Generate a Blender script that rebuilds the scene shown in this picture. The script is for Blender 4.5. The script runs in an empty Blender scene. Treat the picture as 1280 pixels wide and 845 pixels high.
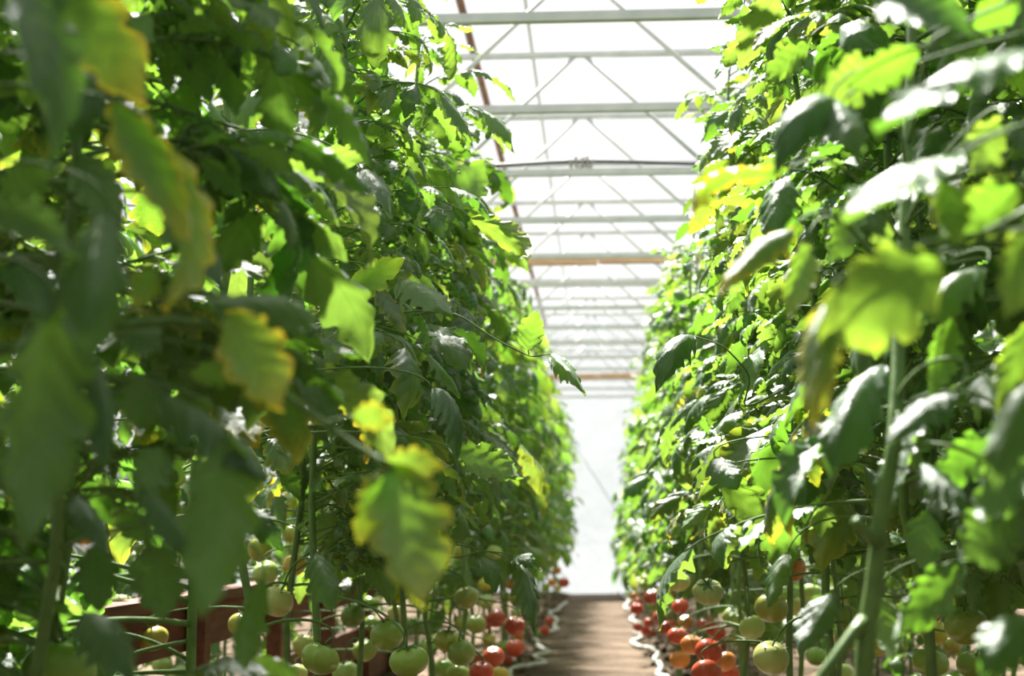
import bpy, math, random
import numpy as np
from mathutils import Vector, Matrix, Quaternion, noise

S = bpy.context.scene
C = S.collection
random.seed(11)

# ------------------------------------------------------------------ camera, sky, sun, exposure
F = 50.0 / 36.0 * 1280.0            # focal length in pixels of the 1280 x 845 frame
CAM_H = 0.72                        # eye height, metres
PITCH = math.atan(242.5 / F)
YAW = math.atan(110.0 * math.cos(PITCH) / F)
cam_data = bpy.data.cameras.new('camera')
cam_data.lens = 50.0
cam_data.sensor_width = 36.0
cam_data.clip_start = 0.05
cam_data.dof.use_dof = True
cam_data.dof.focus_distance = 2.5
cam_data.dof.aperture_fstop = 4.5
cam = bpy.data.objects.new('camera', cam_data)
C.objects.link(cam)
cam.location = (0, 0, CAM_H)
cam.rotation_euler = (math.pi / 2 + PITCH, 0, YAW)
S.camera = cam

world = bpy.data.worlds.new('sky')
S.world = world
world.use_nodes = True
wn, wl = world.node_tree.nodes, world.node_tree.links
wn.clear()
sky = wn.new('ShaderNodeTexSky')
sky.sky_type = 'NISHITA'
sky.sun_disc = False
sky.sun_elevation = math.radians(52)
sky.sun_rotation = math.radians(-8)
sky.air_density = 1.0
sky.dust_density = 3.0
haze = wn.new('ShaderNodeMix')
haze.data_type = 'RGBA'
haze.inputs[0].default_value = 0.6
haze.inputs[7].default_value = (5.2, 5.4, 5.6, 1)
bg = wn.new('ShaderNodeBackground')
bg.inputs[1].default_value = 0.095
wo = wn.new('ShaderNodeOutputWorld')
wl.new(sky.outputs[0], haze.inputs[6])
wl.new(haze.outputs[2], bg.inputs[0])
wl.new(bg.outputs[0], wo.inputs[0])

sun_data = bpy.data.lights.new('sun', 'SUN')
sun_data.energy = 34.0
sun_data.angle = math.radians(5)
sun_data.color = (1.0, 0.96, 0.88)
sun = bpy.data.objects.new('sun', sun_data)
C.objects.link(sun)
SUN_TO = Vector((-0.17, 0.68, 0.95)).normalized()
sun.rotation_euler = SUN_TO.to_track_quat('Z', 'Y').to_euler()
sun.location = (-3, 4, 6)

S.view_settings.view_transform = 'Standard'
S.view_settings.look = 'None'
S.view_settings.exposure = -0.24
S.view_settings.gamma = 1.0
S.view_settings.use_curve_mapping = False
S.cycles.max_bounces = 10
S.cycles.diffuse_bounces = 5
S.cycles.transmission_bounces = 8
S.cycles.transparent_max_bounces = 12
S.cycles.use_denoising = True

_fw = Vector((-math.sin(YAW) * math.cos(PITCH), math.cos(YAW) * math.cos(PITCH), math.sin(PITCH)))
_rt = Vector((math.cos(YAW), math.sin(YAW), 0))
_up = _rt.cross(_fw)


def at(px, py, y):
    """The point of the greenhouse at distance y down the path that the photograph shows at pixel (px, py)."""
    d = _fw + _rt * ((px - 640.0) / F) - _up * ((py - 422.5) / F)
    return Vector((0, 0, CAM_H)) + d * (y / d.y)


def px_of(p):
    d = p - Vector((0, 0, CAM_H))
    z = d.dot(_fw)
    if z < 0.05:
        return (-9999, -9999, z)
    return (640 + F * d.dot(_rt) / z, 422.5 - F * d.dot(_up) / z, z)


# ------------------------------------------------------------------ materials
def mat(name):
    m = bpy.data.materials.new(name)
    m.use_nodes = True
    m.node_tree.nodes.clear()
    return m, m.node_tree.nodes, m.node_tree.links


def ramp(nt, pts):
    r = nt.new('ShaderNodeValToRGB')
    e = r.color_ramp.elements
    while len(e) < len(pts):
        e.new(0.5)
    for q, (p, c) in zip(e, pts):
        q.position = p
        q.color = (c[0], c[1], c[2], 1)
    return r


def simple_mat(name, c1, c2, scale=20, rough=0.6, bump=0.0, metallic=0.0, detail=4, stretch=None, spec=0.5):
    m, n, l = mat(name)
    tc = n.new('ShaderNodeTexCoord')
    no = n.new('ShaderNodeTexNoise')
    no.inputs['Scale'].default_value = scale
    no.inputs['Detail'].default_value = detail
    if stretch:
        mp = n.new('ShaderNodeMapping')
        mp.inputs['Scale'].default_value = stretch
        l.new(tc.outputs['Object'], mp.inputs[0])
        l.new(mp.outputs[0], no.inputs['Vector'])
    else:
        l.new(tc.outputs['Object'], no.inputs['Vector'])
    r = ramp(n, [(0.3, c1), (0.7, c2)])
    l.new(no.outputs[0], r.inputs[0])
    b = n.new('ShaderNodeBsdfPrincipled')
    b.inputs['Roughness'].default_value = rough
    b.inputs['Metallic'].default_value = metallic
    b.inputs['Specular IOR Level'].default_value = spec
    l.new(r.outputs[0], b.inputs['Base Color'])
    if bump:
        bp = n.new('ShaderNodeBump')
        bp.inputs['Strength'].default_value = bump
        bp.inputs['Distance'].default_value = 0.01
        l.new(no.outputs[0], bp.inputs['Height'])
        l.new(bp.outputs[0], b.inputs['Normal'])
    o = n.new('ShaderNodeOutputMaterial')
    l.new(b.outputs[0], o.inputs[0])
    return m


def film_mat(name, clear, tint=(0.95, 0.97, 0.98)):
    """Milky polythene: part lets light straight through, the rest scatters it."""
    m, n, l = mat(name)
    tc = n.new('ShaderNodeTexCoord')
    mp = n.new('ShaderNodeMapping')
    mp.inputs['Scale'].default_value = (2.0, 0.5, 2.0)
    mp.inputs['Rotation'].default_value = (0, 0, 0.6)
    no = n.new('ShaderNodeTexNoise')
    no.inputs['Scale'].default_value = 2.5
    no.inputs['Detail'].default_value = 5
    no.inputs['Distortion'].default_value = 0.6
    l.new(tc.outputs['Object'], mp.inputs[0])
    l.new(mp.outputs[0], no.inputs['Vector'])
    r = ramp(n, [(0.3, [v * 0.93 for v in tint]), (0.6, tint)])
    l.new(no.outputs[0], r.inputs[0])
    bp = n.new('ShaderNodeBump')
    bp.inputs['Strength'].default_value = 0.35
    bp.inputs['Distance'].default_value = 0.03
    l.new(no.outputs[0], bp.inputs['Height'])
    tl = n.new('ShaderNodeBsdfTranslucent')
    df = n.new('ShaderNodeBsdfDiffuse')
    tp = n.new('ShaderNodeBsdfTransparent')
    tp.inputs[0].default_value = (0.96, 0.97, 0.98, 1)
    for s in (tl, df):
        l.new(r.outputs[0], s.inputs[0])
        l.new(bp.outputs[0], s.inputs['Normal'])
    m1 = n.new('ShaderNodeMixShader')
    m1.inputs[0].default_value = 0.75
    l.new(df.outputs[0], m1.inputs[1])
    l.new(tl.outputs[0], m1.inputs[2])
    m2 = n.new('ShaderNodeMixShader')
    m2.inputs[0].default_value = clear
    l.new(m1.outputs[0], m2.inputs[1])
    l.new(tp.outputs[0], m2.inputs[2])
    o = n.new('ShaderNodeOutputMaterial')
    l.new(m2.outputs[0], o.inputs[0])
    return m


def math_node(n, l, op, a, b=None, clamp=False):
    q = n.new('ShaderNodeMath')
    q.operation = op
    q.use_clamp = clamp
    for i, v in enumerate((a, b)):
        if v is None:
            continue
        if isinstance(v, (int, float)):
            q.inputs[i].default_value = v
        else:
            l.new(v, q.inputs[i])
    return q.outputs[0]


def mixc(n, l, fac, a, b, blend='MIX'):
    q = n.new('ShaderNodeMix')
    q.data_type = 'RGBA'
    q.blend_type = blend
    for i, v in ((0, fac), (6, a), (7, b)):
        if isinstance(v, (int, float)):
            q.inputs[i].default_value = v
        elif isinstance(v, tuple):
            q.inputs[i].default_value = (*v, 1)
        else:
            l.new(v, q.inputs[i])
    return q.outputs[2]


def leaf_mat():
    m, n, l = mat('tomato_leaf')
    uv = n.new('ShaderNodeUVMap')
    uv.uv_map = 'leaf'
    sp = n.new('ShaderNodeSeparateXYZ')
    l.new(uv.outputs[0], sp.inputs[0])
    s = math_node(n, l, 'ABSOLUTE', math_node(n, l, 'MULTIPLY', math_node(n, l, 'SUBTRACT', sp.outputs[0], 0.5), 2.0))
    t = sp.outputs[1]
    info = n.new('ShaderNodeObjectInfo')
    at_ = n.new('ShaderNodeAttribute')
    at_.attribute_name = 'tone'
    rnd = math_node(n, l, 'FRACT', math_node(n, l, 'ADD', info.outputs['Random'], at_.outputs['Fac']))
    rnd2 = math_node(n, l, 'FRACT', math_node(n, l, 'MULTIPLY', rnd, 7.31))
    # veins: midrib, and side veins sweeping forward
    mid = math_node(n, l, 'LESS_THAN', s, 0.05)
    w = math_node(n, l, 'FRACT', math_node(n, l, 'SUBTRACT', math_node(n, l, 'MULTIPLY', t, 6.0), math_node(n, l, 'MULTIPLY', s, 1.3)))
    side = math_node(n, l, 'LESS_THAN', math_node(n, l, 'ABSOLUTE', math_node(n, l, 'SUBTRACT', w, 0.5)), 0.06)
    vein = math_node(n, l, 'MAXIMUM', mid, math_node(n, l, 'MULTIPLY', side, 0.6))
    tc = n.new('ShaderNodeTexCoord')
    no = n.new('ShaderNodeTexNoise')
    no.inputs['Scale'].default_value = 45
    no.inputs['Detail'].default_value = 3
    l.new(tc.outputs['Object'], no.inputs['Vector'])
    # yellowing of the margin, its amount from the leaf's own colour alpha
    yel = math_node(n, l, 'SUBTRACT', 1.0, info.outputs['Alpha'])
    ed = math_node(n, l, 'ADD', math_node(n, l, 'POWER', math_node(n, l, 'MAXIMUM', s, t), 3.0), math_node(n, l, 'SUBTRACT', no.outputs[0], 0.62))
    ymask = math_node(n, l, 'MULTIPLY', math_node(n, l, 'MULTIPLY', ed, yel), 1.5, True)
    ymask2 = math_node(n, l, 'MULTIPLY', math_node(n, l, 'SUBTRACT', ymask, 0.8), 2.0, True)

    top = mixc(n, l, rnd, (0.022, 0.066, 0.030), (0.060, 0.150, 0.026))
    top = mixc(n, l, math_node(n, l, 'MULTIPLY', vein, 0.35), top, (0.16, 0.30, 0.09))
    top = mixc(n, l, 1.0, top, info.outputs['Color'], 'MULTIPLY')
    top = mixc(n, l, ymask, top, (0.55, 0.52, 0.03))
    top = mixc(n, l, ymask2, top, (0.60, 0.24, 0.05))
    und = mixc(n, l, rnd, (0.085, 0.17, 0.065), (0.13, 0.25, 0.075))
    und = mixc(n, l, 1.0, und, info.outputs['Color'], 'MULTIPLY')
    und = mixc(n, l, ymask, und, (0.5, 0.46, 0.06))
    und = mixc(n, l, ymask2, und, (0.55, 0.25, 0.06))
    geo = n.new('ShaderNodeNewGeometry')
    base = mixc(n, l, geo.outputs['Backfacing'], top, und)
    tr = mixc(n, l, rnd2, (0.14, 0.34, 0.022), (0.33, 0.54, 0.065))
    tr = mixc(n, l, math_node(n, l, 'MULTIPLY', vein, 0.45), tr, (0.16, 0.34, 0.03))
    tr = mixc(n, l, 1.0, tr, info.outputs['Color'], 'MULTIPLY')
    tr = mixc(n, l, ymask, tr, (0.85, 0.72, 0.03))
    tr = mixc(n, l, ymask2, tr, (0.75, 0.32, 0.04))

    hgt = math_node(n, l, 'ADD', math_node(n, l, 'MULTIPLY', vein, -0.6), no.outputs[0])
    bp = n.new('ShaderNodeBump')
    bp.inputs['Strength'].default_value = 0.45
    bp.inputs['Distance'].default_value = 0.003
    l.new(hgt, bp.inputs['Height'])
    b = n.new('ShaderNodeBsdfPrincipled')
    b.inputs['Roughness'].default_value = 0.43
    b.inputs['Specular IOR Level'].default_value = 0.85
    b.inputs['Sheen Weight'].default_value = 0.22
    b.inputs['Sheen Roughness'].default_value = 0.45
    b.inputs['Sheen Tint'].default_value = (0.85, 0.95, 0.92, 1)
    l.new(base, b.inputs['Base Color'])
    l.new(bp.outputs[0], b.inputs['Normal'])
    tl = n.new('ShaderNodeBsdfTranslucent')
    l.new(tr, tl.inputs[0])
    mx = n.new('ShaderNodeMixShader')
    mx.inputs[0].default_value = 0.40
    l.new(b.outputs[0], mx.inputs[1])
    l.new(tl.outputs[0], mx.inputs[2])
    o = n.new('ShaderNodeOutputMaterial')
    l.new(mx.outputs[0], o.inputs[0])
    return m


def tomato_mat():
    m, n, l = mat('tomato_skin')
    info = n.new('ShaderNodeObjectInfo')
    tc = n.new('ShaderNodeTexCoord')
    sp = n.new('ShaderNodeSeparateXYZ')
    l.new(tc.outputs['Object'], sp.inputs[0])
    no = n.new('ShaderNodeTexNoise')
    no.inputs['Scale'].default_value = 3.0
    no.inputs['Detail'].default_value = 2
    l.new(tc.outputs['Object'], no.inputs['Vector'])
    # shoulders stay greener and darker than the blossom end
    sh = math_node(n, l, 'ADD', math_node(n, l, 'MULTIPLY', sp.outputs[2], 0.45), math_node(n, l, 'MULTIPLY', no.outputs[0], 0.5), True)
    light = mixc(n, l, 0.22, info.outputs['Color'], (0.75, 0.62, 0.22))
    shoulder = mixc(n, l, 0.30, info.outputs['Color'], (0.10, 0.20, 0.03))
    c = mixc(n, l, sh, light, shoulder)
    keep = mixc(n, l, 0.68, c, info.outputs['Color'])
    b = n.new('ShaderNodeBsdfPrincipled')
    b.inputs['Roughness'].default_value = 0.28
    b.inputs['Subsurface Weight'].default_value = 0.15
    b.inputs['Subsurface Radius'].default_value = (0.02, 0.012, 0.005)
    b.inputs['Subsurface Scale'].default_value = 0.4
    l.new(keep, b.inputs['Base Color'])
    o = n.new('ShaderNodeOutputMaterial')
    l.new(b.outputs[0], o.inputs[0])
    return m


def soil_mat():
    m, n, l = mat('dry_soil')
    tc = n.new('ShaderNodeTexCoord')
    n1 = n.new('ShaderNodeTexNoise')
    n1.inputs['Scale'].default_value = 1.6
    n1.inputs['Detail'].default_value = 8
    n1.inputs['Roughness'].default_value = 0.65
    n2 = n.new('ShaderNodeTexNoise')
    n2.inputs['Scale'].default_value = 38
    n2.inputs['Detail'].default_value = 6
    mp = n.new('ShaderNodeMapping')
    mp.inputs['Scale'].default_value = (1.0, 1.6, 1.0)
    l.new(tc.outputs['Object'], mp.inputs[0])
    l.new(mp.outputs[0], n1.inputs['Vector'])
    l.new(tc.outputs['Object'], n2.inputs['Vector'])
    r1 = ramp(n, [(0.30, (0.070, 0.047, 0.031)), (0.52, (0.14, 0.100, 0.070)), (0.72, (0.24, 0.18, 0.13))])
    r2 = ramp(n, [(0.30, (0.55, 0.52, 0.48)), (0.62, (1.1, 1.08, 1.05))])
    l.new(n1.outputs[0], r1.inputs[0])
    l.new(n2.outputs[0], r2.inputs[0])
    c = mixc(n, l, 0.8, r1.outputs[0], r2.outputs[0], 'MULTIPLY')
    bp = n.new('ShaderNodeBump')
    bp.inputs['Strength'].default_value = 0.7
    bp.inputs['Distance'].default_value = 0.02
    l.new(n2.outputs[0], bp.inputs['Height'])
    b = n.new('ShaderNodeBsdfPrincipled')
    b.inputs['Roughness'].default_value = 0.95
    b.inputs['Specular IOR Level'].default_value = 0.15
    l.new(c, b.inputs['Base Color'])
    l.new(bp.outputs[0], b.inputs['Normal'])
    o = n.new('ShaderNodeOutputMaterial')
    l.new(b.outputs[0], o.inputs[0])
    return m


M_LEAF = leaf_mat()
M_TOM = tomato_mat()
M_SOIL = soil_mat()
M_STEM = simple_mat('green_stem', (0.075, 0.15, 0.035), (0.15, 0.24, 0.07), 30, 0.5, 0.15)
M_STALK = simple_mat('leaf_stalk_green', (0.08, 0.15, 0.045), (0.14, 0.23, 0.07), 60, 0.65, spec=0.3)
M_CALYX = simple_mat('calyx_green', (0.05, 0.11, 0.03), (0.09, 0.17, 0.05), 60, 0.6)
M_ROOF = film_mat('roof_film', 0.86)
M_WALLF = film_mat('wall_film', 0.03, (0.215, 0.238, 0.254))
M_STEEL = simple_mat('grey_painted_steel', (0.52, 0.55, 0.54), (0.66, 0.68, 0.67), 12, 0.45, 0.0, 0.0, 6)
M_RUST = simple_mat('rusty_brown_steel', (0.16, 0.075, 0.045), (0.26, 0.14, 0.09), 14, 0.8, 0.1)
M_WOOD = simple_mat('pale_brown_wood', (0.42, 0.24, 0.13), (0.62, 0.42, 0.26), 6, 0.75, 0.1, stretch=(1.0, 8, 8))
M_BED = simple_mat('red_brown_wood', (0.10, 0.034, 0.022), (0.19, 0.070, 0.044), 6, 0.8, 0.15, stretch=(8, 1.0, 8))
M_HOSE = simple_mat('white_hose', (0.40, 0.385, 0.35), (0.54, 0.52, 0.48), 18, 0.6)
M_CABLE = simple_mat('black_rubber', (0.012, 0.016, 0.02), (0.02, 0.028, 0.034), 20, 0.45)
M_TIE = simple_mat('grey_tie', (0.32, 0.30, 0.28), (0.45, 0.42, 0.40), 40, 0.7)
M_TWINE = simple_mat('pale_twine', (0.55, 0.55, 0.48), (0.7, 0.7, 0.62), 80, 0.8)


# ------------------------------------------------------------------ mesh helpers
class MB:
    def __init__(self):
        self.v, self.f, self.mi, self.uv, self.tone = [], [], [], [], []

    def add(self, v, f, mi=0, uv=None, tone=0.0):
        o = len(self.v)
        self.v += [tuple(p) for p in v]
        self.f += [tuple(i + o for i in q) for q in f]
        self.mi += [mi] * len(f)
        self.uv += list(uv) if uv else [(0.5, 0.0)] * len(v)
        self.tone += [tone] * len(v)
        return self

    def mesh(self, name, mats, smooth=True, leaf=False):
        me = bpy.data.meshes.new(name)
        me.from_pydata(self.v, [], self.f)
        for m in mats:
            me.materials.append(m)
        me.polygons.foreach_set('material_index', self.mi)
        me.polygons.foreach_set('use_smooth', [smooth] * len(self.f))
        if leaf:
            ul = me.uv_layers.new(name='leaf')
            li = np.empty(len(me.loops), dtype=np.int32)
            me.loops.foreach_get('vertex_index', li)
            ul.data.foreach_set('uv', np.array(self.uv, dtype=np.float32)[li].ravel())
            a = me.attributes.new('tone', 'FLOAT', 'POINT')
            a.data.foreach_set('value', self.tone)
        me.update()
        return me


def link(name, me, parent=None):
    o = bpy.data.objects.new(name, me)
    C.objects.link(o)
    if parent is not None:
        o.parent = parent
    return o


def tag(o, label=None, cat=None, group=None, kind=None):
    for k, v in (('label', label), ('category', cat), ('group', group), ('kind', kind)):
        if v:
            o[k] = v
    return o


def empty(name, loc):
    o = bpy.data.objects.new(name, None)
    o.empty_display_size = 0.05
    C.objects.link(o)
    o.location = loc
    return o


def tube(pts, rad, sides=6, cap=True):
    pts = [Vector(p) for p in pts]
    if isinstance(rad, (int, float)):
        rad = [rad] * len(pts)
    v, f = [], []
    ref = None
    for i, p in enumerate(pts):
        a = pts[max(0, i - 1)]
        b = pts[min(len(pts) - 1, i + 1)]
        t = (b - a).normalized()
        if ref is None:
            ref = t.orthogonal().normalized()
        ref = (ref - t * ref.dot(t)).normalized()
        bi = t.cross(ref)
        for k in range(sides):
            an = 2 * math.pi * k / sides
            v.append(p + (ref * math.cos(an) + bi * math.sin(an)) * rad[i])
    for i in range(len(pts) - 1):
        for k in range(sides):
            k2 = (k + 1) % sides
            f.append((i * sides + k, i * sides + k2, (i + 1) * sides + k2, (i + 1) * sides + k))
    if cap:
        f.append(tuple(range(sides - 1, -1, -1)))
        f.append(tuple((len(pts) - 1) * sides + k for k in range(sides)))
    return v, f


def box(x0, x1, y0, y1, z0, z1, bev=0.0):
    v = [(x, y, z) for x in (x0, x1) for y in (y0, y1) for z in (z0, z1)]
    f = [(0, 1, 3, 2), (4, 6, 7, 5), (0, 4, 5, 1), (2, 3, 7, 6), (0, 2, 6, 4), (1, 5, 7, 3)]
    return v, f


def bez(p0, p1, p2, p3, n):
    out = []
    for i in range(n + 1):
        t = i / n
        u = 1 - t
        out.append(p0 * u ** 3 + p1 * 3 * u * u * t + p2 * 3 * u * t * t + p3 * t ** 3)
    return out


# ------------------------------------------------------------------ the greenhouse shell
Y_END = 17.5
Y_FRONT = -3.0
XC = -0.05


def arch(x):
    return 1.5 + 1.87 * math.cos(math.pi / 2 * x / 4.5)


def film_sheet(name, nx, ny, fn, m):
    v = [fn(i / nx, j / ny) for j in range(ny + 1) for i in range(nx + 1)]
    f = [(j * (nx + 1) + i, j * (nx + 1) + i + 1, (j + 1) * (nx + 1) + i + 1, (j + 1) * (nx + 1) + i) for j in range(ny) for i in range(nx)]
    o = link(name, MB().add(v, f).mesh(name, [m]))
    tag(o, kind='structure')
    return o


def roof_fn(a, b):
    x = -4.5 + 9.0 * a
    y = Y_FRONT + (Y_END - Y_FRONT) * b
    sag = 0.02 * noise.noise(Vector((x * 1.3, y * 0.7, 0))) + 0.012 * noise.noise(Vector((x * 3 + y * 1.6, y * 0.9, 4)))
    return (x, y, arch(x) + sag)


def end_fn(y):
    def fn(a, b):
        x = -4.5 + 9.0 * a
        return (x, y + 0.02 * noise.noise(Vector((x * 1.2, b * 3, 2))), -0.05 + (arch(x) + 0.05) * b)
    return fn


film_sheet('ceiling', 72, 160, roof_fn, M_ROOF)
film_sheet('wall_back', 60, 24, end_fn(Y_END), M_WALLF)
film_sheet('wall_front', 40, 12, end_fn(Y_FRONT), M_WALLF)
for nm, x in (('wall_left', -4.5), ('wall_right', 4.5)):
    film_sheet(nm, 60, 10, lambda a, b, x=x: (x + 0.02 * noise.noise(Vector((a * 20, b * 3, x))), Y_FRONT + (Y_END - Y_FRONT) * a, -0.05 + 1.57 * b), M_WALLF)


def ground_z(x, y):
    d = abs(x - XC)
    z = 0.012 * noise.noise(Vector((x * 1.5, y * 0.8, 0))) + 0.006 * noise.noise(Vector((x * 9, y * 6, 3)))
    edge = min(1.0, max(0.0, (d - 0.30) / 0.15))
    z += edge * (0.025 + 0.028 * noise.noise(Vector((x * 11, y * 9, 7))) + 0.02 * noise.noise(Vector((x * 24, y * 20, 1))))
    return z - 0.012


gx = [-4.6, -3.5, -2.6, -2.0] + [-1.6 + 0.04 * i for i in range(81)] + [2.0, 2.6, 3.5, 4.6]
gy = [-3.1, -2, -1, 0] + [0.4 + 0.06 * i for i in range(282)]
v = [(x, y, ground_z(x, y)) for y in gy for x in gx]
nx = len(gx)
f = [(j * nx + i, j * nx + i + 1, (j + 1) * nx + i + 1, (j + 1) * nx + i) for j in range(len(gy) - 1) for i in range(nx - 1)]
tag(link('floor', MB().add(v, f).mesh('floor', [M_SOIL])), kind='structure')
tag(link('ground_outside', MB().add(*box(-60, 60, -40, 90, -0.4, -0.1)).mesh('ground_outside', [M_SOIL], False)), kind='structure')

# clods of dry soil beside the path
mb = MB()
rc = random.Random(5)
ico_v = [(0, 0, 1), (0.9, 0, 0.4), (0.28, 0.85, 0.42), (-0.72, 0.53, 0.45), (-0.72, -0.53, 0.4), (0.28, -0.85, 0.45), (0.6, 0.4, -0.5), (-0.3, 0.7, -0.5), (-0.8, 0, -0.5), (-0.3, -0.7, -0.5), (0.6, -0.4, -0.5)]
ico_f = [(0, 1, 2), (0, 2, 3), (0, 3, 4), (0, 4, 5), (0, 5, 1), (1, 6, 2), (2, 7, 3), (3, 8, 4), (4, 9, 5), (5, 10, 1), (2, 6, 7), (3, 7, 8), (4, 8, 9), (5, 9, 10), (1, 10, 6)]
for _ in range(3800):
    y = 1.5 + 15.5 * rc.random() ** 1.2
    sd = rc.choice((-1, 1))
    x = XC + sd * (0.30 + abs(rc.gauss(0, 0.28)))
    if abs(x - XC) < 0.34 and rc.random() < 0.75:
        continue
    r = rc.uniform(0.006, 0.02) * rc.choice((0.6, 1, 1, 1.3))
    q = Quaternion((rc.uniform(-1, 1), rc.uniform(-1, 1), rc.uniform(-1, 1), rc.uniform(-1, 1))).normalized()
    p = Vector((x, y, ground_z(x, y) + r * 0.3))
    mb.add([q @ (Vector(k) * r * rc.uniform(0.7, 1.15)) + p for k in ico_v], ico_f)
tag(link('soil_clods', mb.mesh('soil_clods', [M_SOIL], False)), 'crumbly light brown soil clods scattered along both edges of the path', 'soil', kind='stuff')

# ------------------------------------------------------------------ roof trusses
Z_LOW, Z_TOP, STEP, K0 = 2.355, 2.915, 0.9955, 4.40
ORD = ['first', 'second', 'third', 'fourth', 'fifth', 'sixth', 'seventh', 'eighth', 'ninth', 'tenth', 'eleventh', 'twelfth', 'thirteenth', 'fourteenth', 'fifteenth', 'sixteenth', 'seventeenth', 'eighteenth', 'nineteenth', 'twentieth']
tr_note = {0: 'at the top edge of the picture', 1: 'ahead of the black cable', 2: 'carrying the tied black cable', 3: 'just past the black cable',
           4: 'just in front of the nearer wooden crossbeam', 5: 'just past the nearer wooden crossbeam', 10: 'just in front of the far wooden crossbeam', 13: 'against the white end wall'}
chord_low = MB().add(*box(-3.0, 3.0, -0.015, 0.015, -0.015, 0.015)).mesh('bottom_chord', [M_STEEL], False)
chord_top = MB().add(*box(-2.15, 2.15, -0.012, 0.012, -0.012, 0.012)).mesh('top_chord', [M_STEEL], False)
H_T = Z_TOP - Z_LOW
diag = {}
for s in (1, -1):
    diag[s] = MB().add(*tube([(0, 0, H_T - 0.012), (0.56 * s, 0, 0.012)], 0.0095, 8)).mesh('diagonal_brace', [M_STEEL])
post_me = MB().add(*box(-0.02, 0.02, -0.02, 0.02, -Z_LOW - 0.05, 0)).mesh('post', [M_STEEL], False)
for k in range(14):
    y = STEP * (K0 + k)
    t = empty('roof_truss', (-0.075, y, Z_LOW))
    nt = tr_note.get(k, 'of the fourteen overhead')
    tag(t, f'{ORD[k]} grey steel roof truss from the camera, {nt}', 'roof truss', 'grey steel trusses across the greenhouse roof')
    link('bottom_chord', chord_low, t)
    o = link('top_chord', chord_top, t)
    o.location.z = H_T
    for c in (-1.18, 0, 1.18):
        for s in (1, -1):
            o = link('diagonal_brace', diag[s], t)
            o.location = (c + 0.028 * s, 0, 0)
    for s in (1, -1):
        o = link('post', post_me, t)
        o.location.x = 2.98 * s

# purlins along the roof, crossbeams, cable
def straight(name, a, b, r, m, label, cat, group=None, sides=10, seg=8, wob=0.0):
    a, b = Vector(a), Vector(b)
    mid = (a + b) / 2
    pts = [a + (b - a) * (i / seg) - mid + Vector((wob * noise.noise(Vector((i * 0.9, 1, r * 900))), 0, wob * noise.noise(Vector((i * 0.9, 5, 2))))) for i in range(seg + 1)]
    o = link(name, MB().add(*tube(pts, r, sides)).mesh(name, [m]))
    o.location = mid
    return tag(o, label, cat, group)


straight('purlin', (-0.66, Y_FRONT + 0.05, 3.285), (-0.66, Y_END - 0.03, 3.285), 0.021, M_RUST, 'rusty brown purlin running lengthwise under the roof film', 'purlin')
straight('roof_pipe', (-0.36, Y_FRONT + 0.05, 3.40), (-0.36, Y_END - 0.03, 3.40), 0.010, M_STEEL, 'grey roof pipe seen faintly behind the white roof film', 'pipe')


def beam(y, z, w, h, label):
    t = empty('wooden_crossbeam', (-0.05, y, z))
    tag(t, label, 'beam', 'wooden crossbeams under the roof')
    for i, (x0, x1) in enumerate(((-2.9, -0.62), (-0.615, 0.05), (0.055, 2.9))):
        dz = (0.004, -0.003, 0.003)[i]
        o = link('plank', MB().add(*box(x0, x1, -w / 2, w / 2, -h / 2 + dz, h / 2 + dz)).mesh('plank', [M_WOOD], False), t)


beam(8.47, at(738, 325, 8.47).z, 0.05, 0.052, 'pale brown wooden crossbeam of butted planks, the nearer of two under the roof')
beam(14.62, at(738, 470.5, 14.62).z, 0.05, 0.055, 'pale brown wooden crossbeam, the farther one close to the end wall')

zc = STEP * (K0 + 2)
cb = empty('overhead_cable', (-0.075, zc, Z_LOW + 0.04))
tag(cb, 'black cable draped across the roof truss and tied at its middle', 'cable')
pts = [Vector((x, 0.0, 0.012 - 0.02 * min(1, abs(x) / 0.5) ** 1.5 - 0.012 * max(0, abs(x) - 0.5))) for x in [i * 0.06 - 1.5 for i in range(51)]]
link('cable', MB().add(*tube(pts, 0.0095, 8)).mesh('cable', [M_CABLE]), cb)
kn = MB()
for i, (a, b) in enumerate(((-0.045, 0.002), (-0.02, 0.016), (0.008, 0.008), (0.03, 0.014), (0.05, 0.0))):
    ring = [Vector((a + 0.006 * math.sin(q * 2.1 + i), 0.019 * math.cos(q * math.pi / 5), b - 0.004 + 0.026 * math.sin(q * math.pi / 5))) for q in range(11)]
    kn.add(*tube(ring, 0.006, 6))
link('tie', kn.mesh('tie', [M_TIE]), cb)['label'] = 'grey wire ties binding the cable'

# braces on the end wall
for i, (a, b) in enumerate((((700, 528), (772, 640)), ((790, 500), (790, 735)))):
    pa, pb = at(*a, Y_END - 0.06), at(*b, Y_END - 0.06)
    o = link(f'trim_{i + 1}', MB().add(*tube([pa, pb], 0.006, 8)).mesh('trim', [M_STEEL]))
    tag(o, kind='structure')

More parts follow.
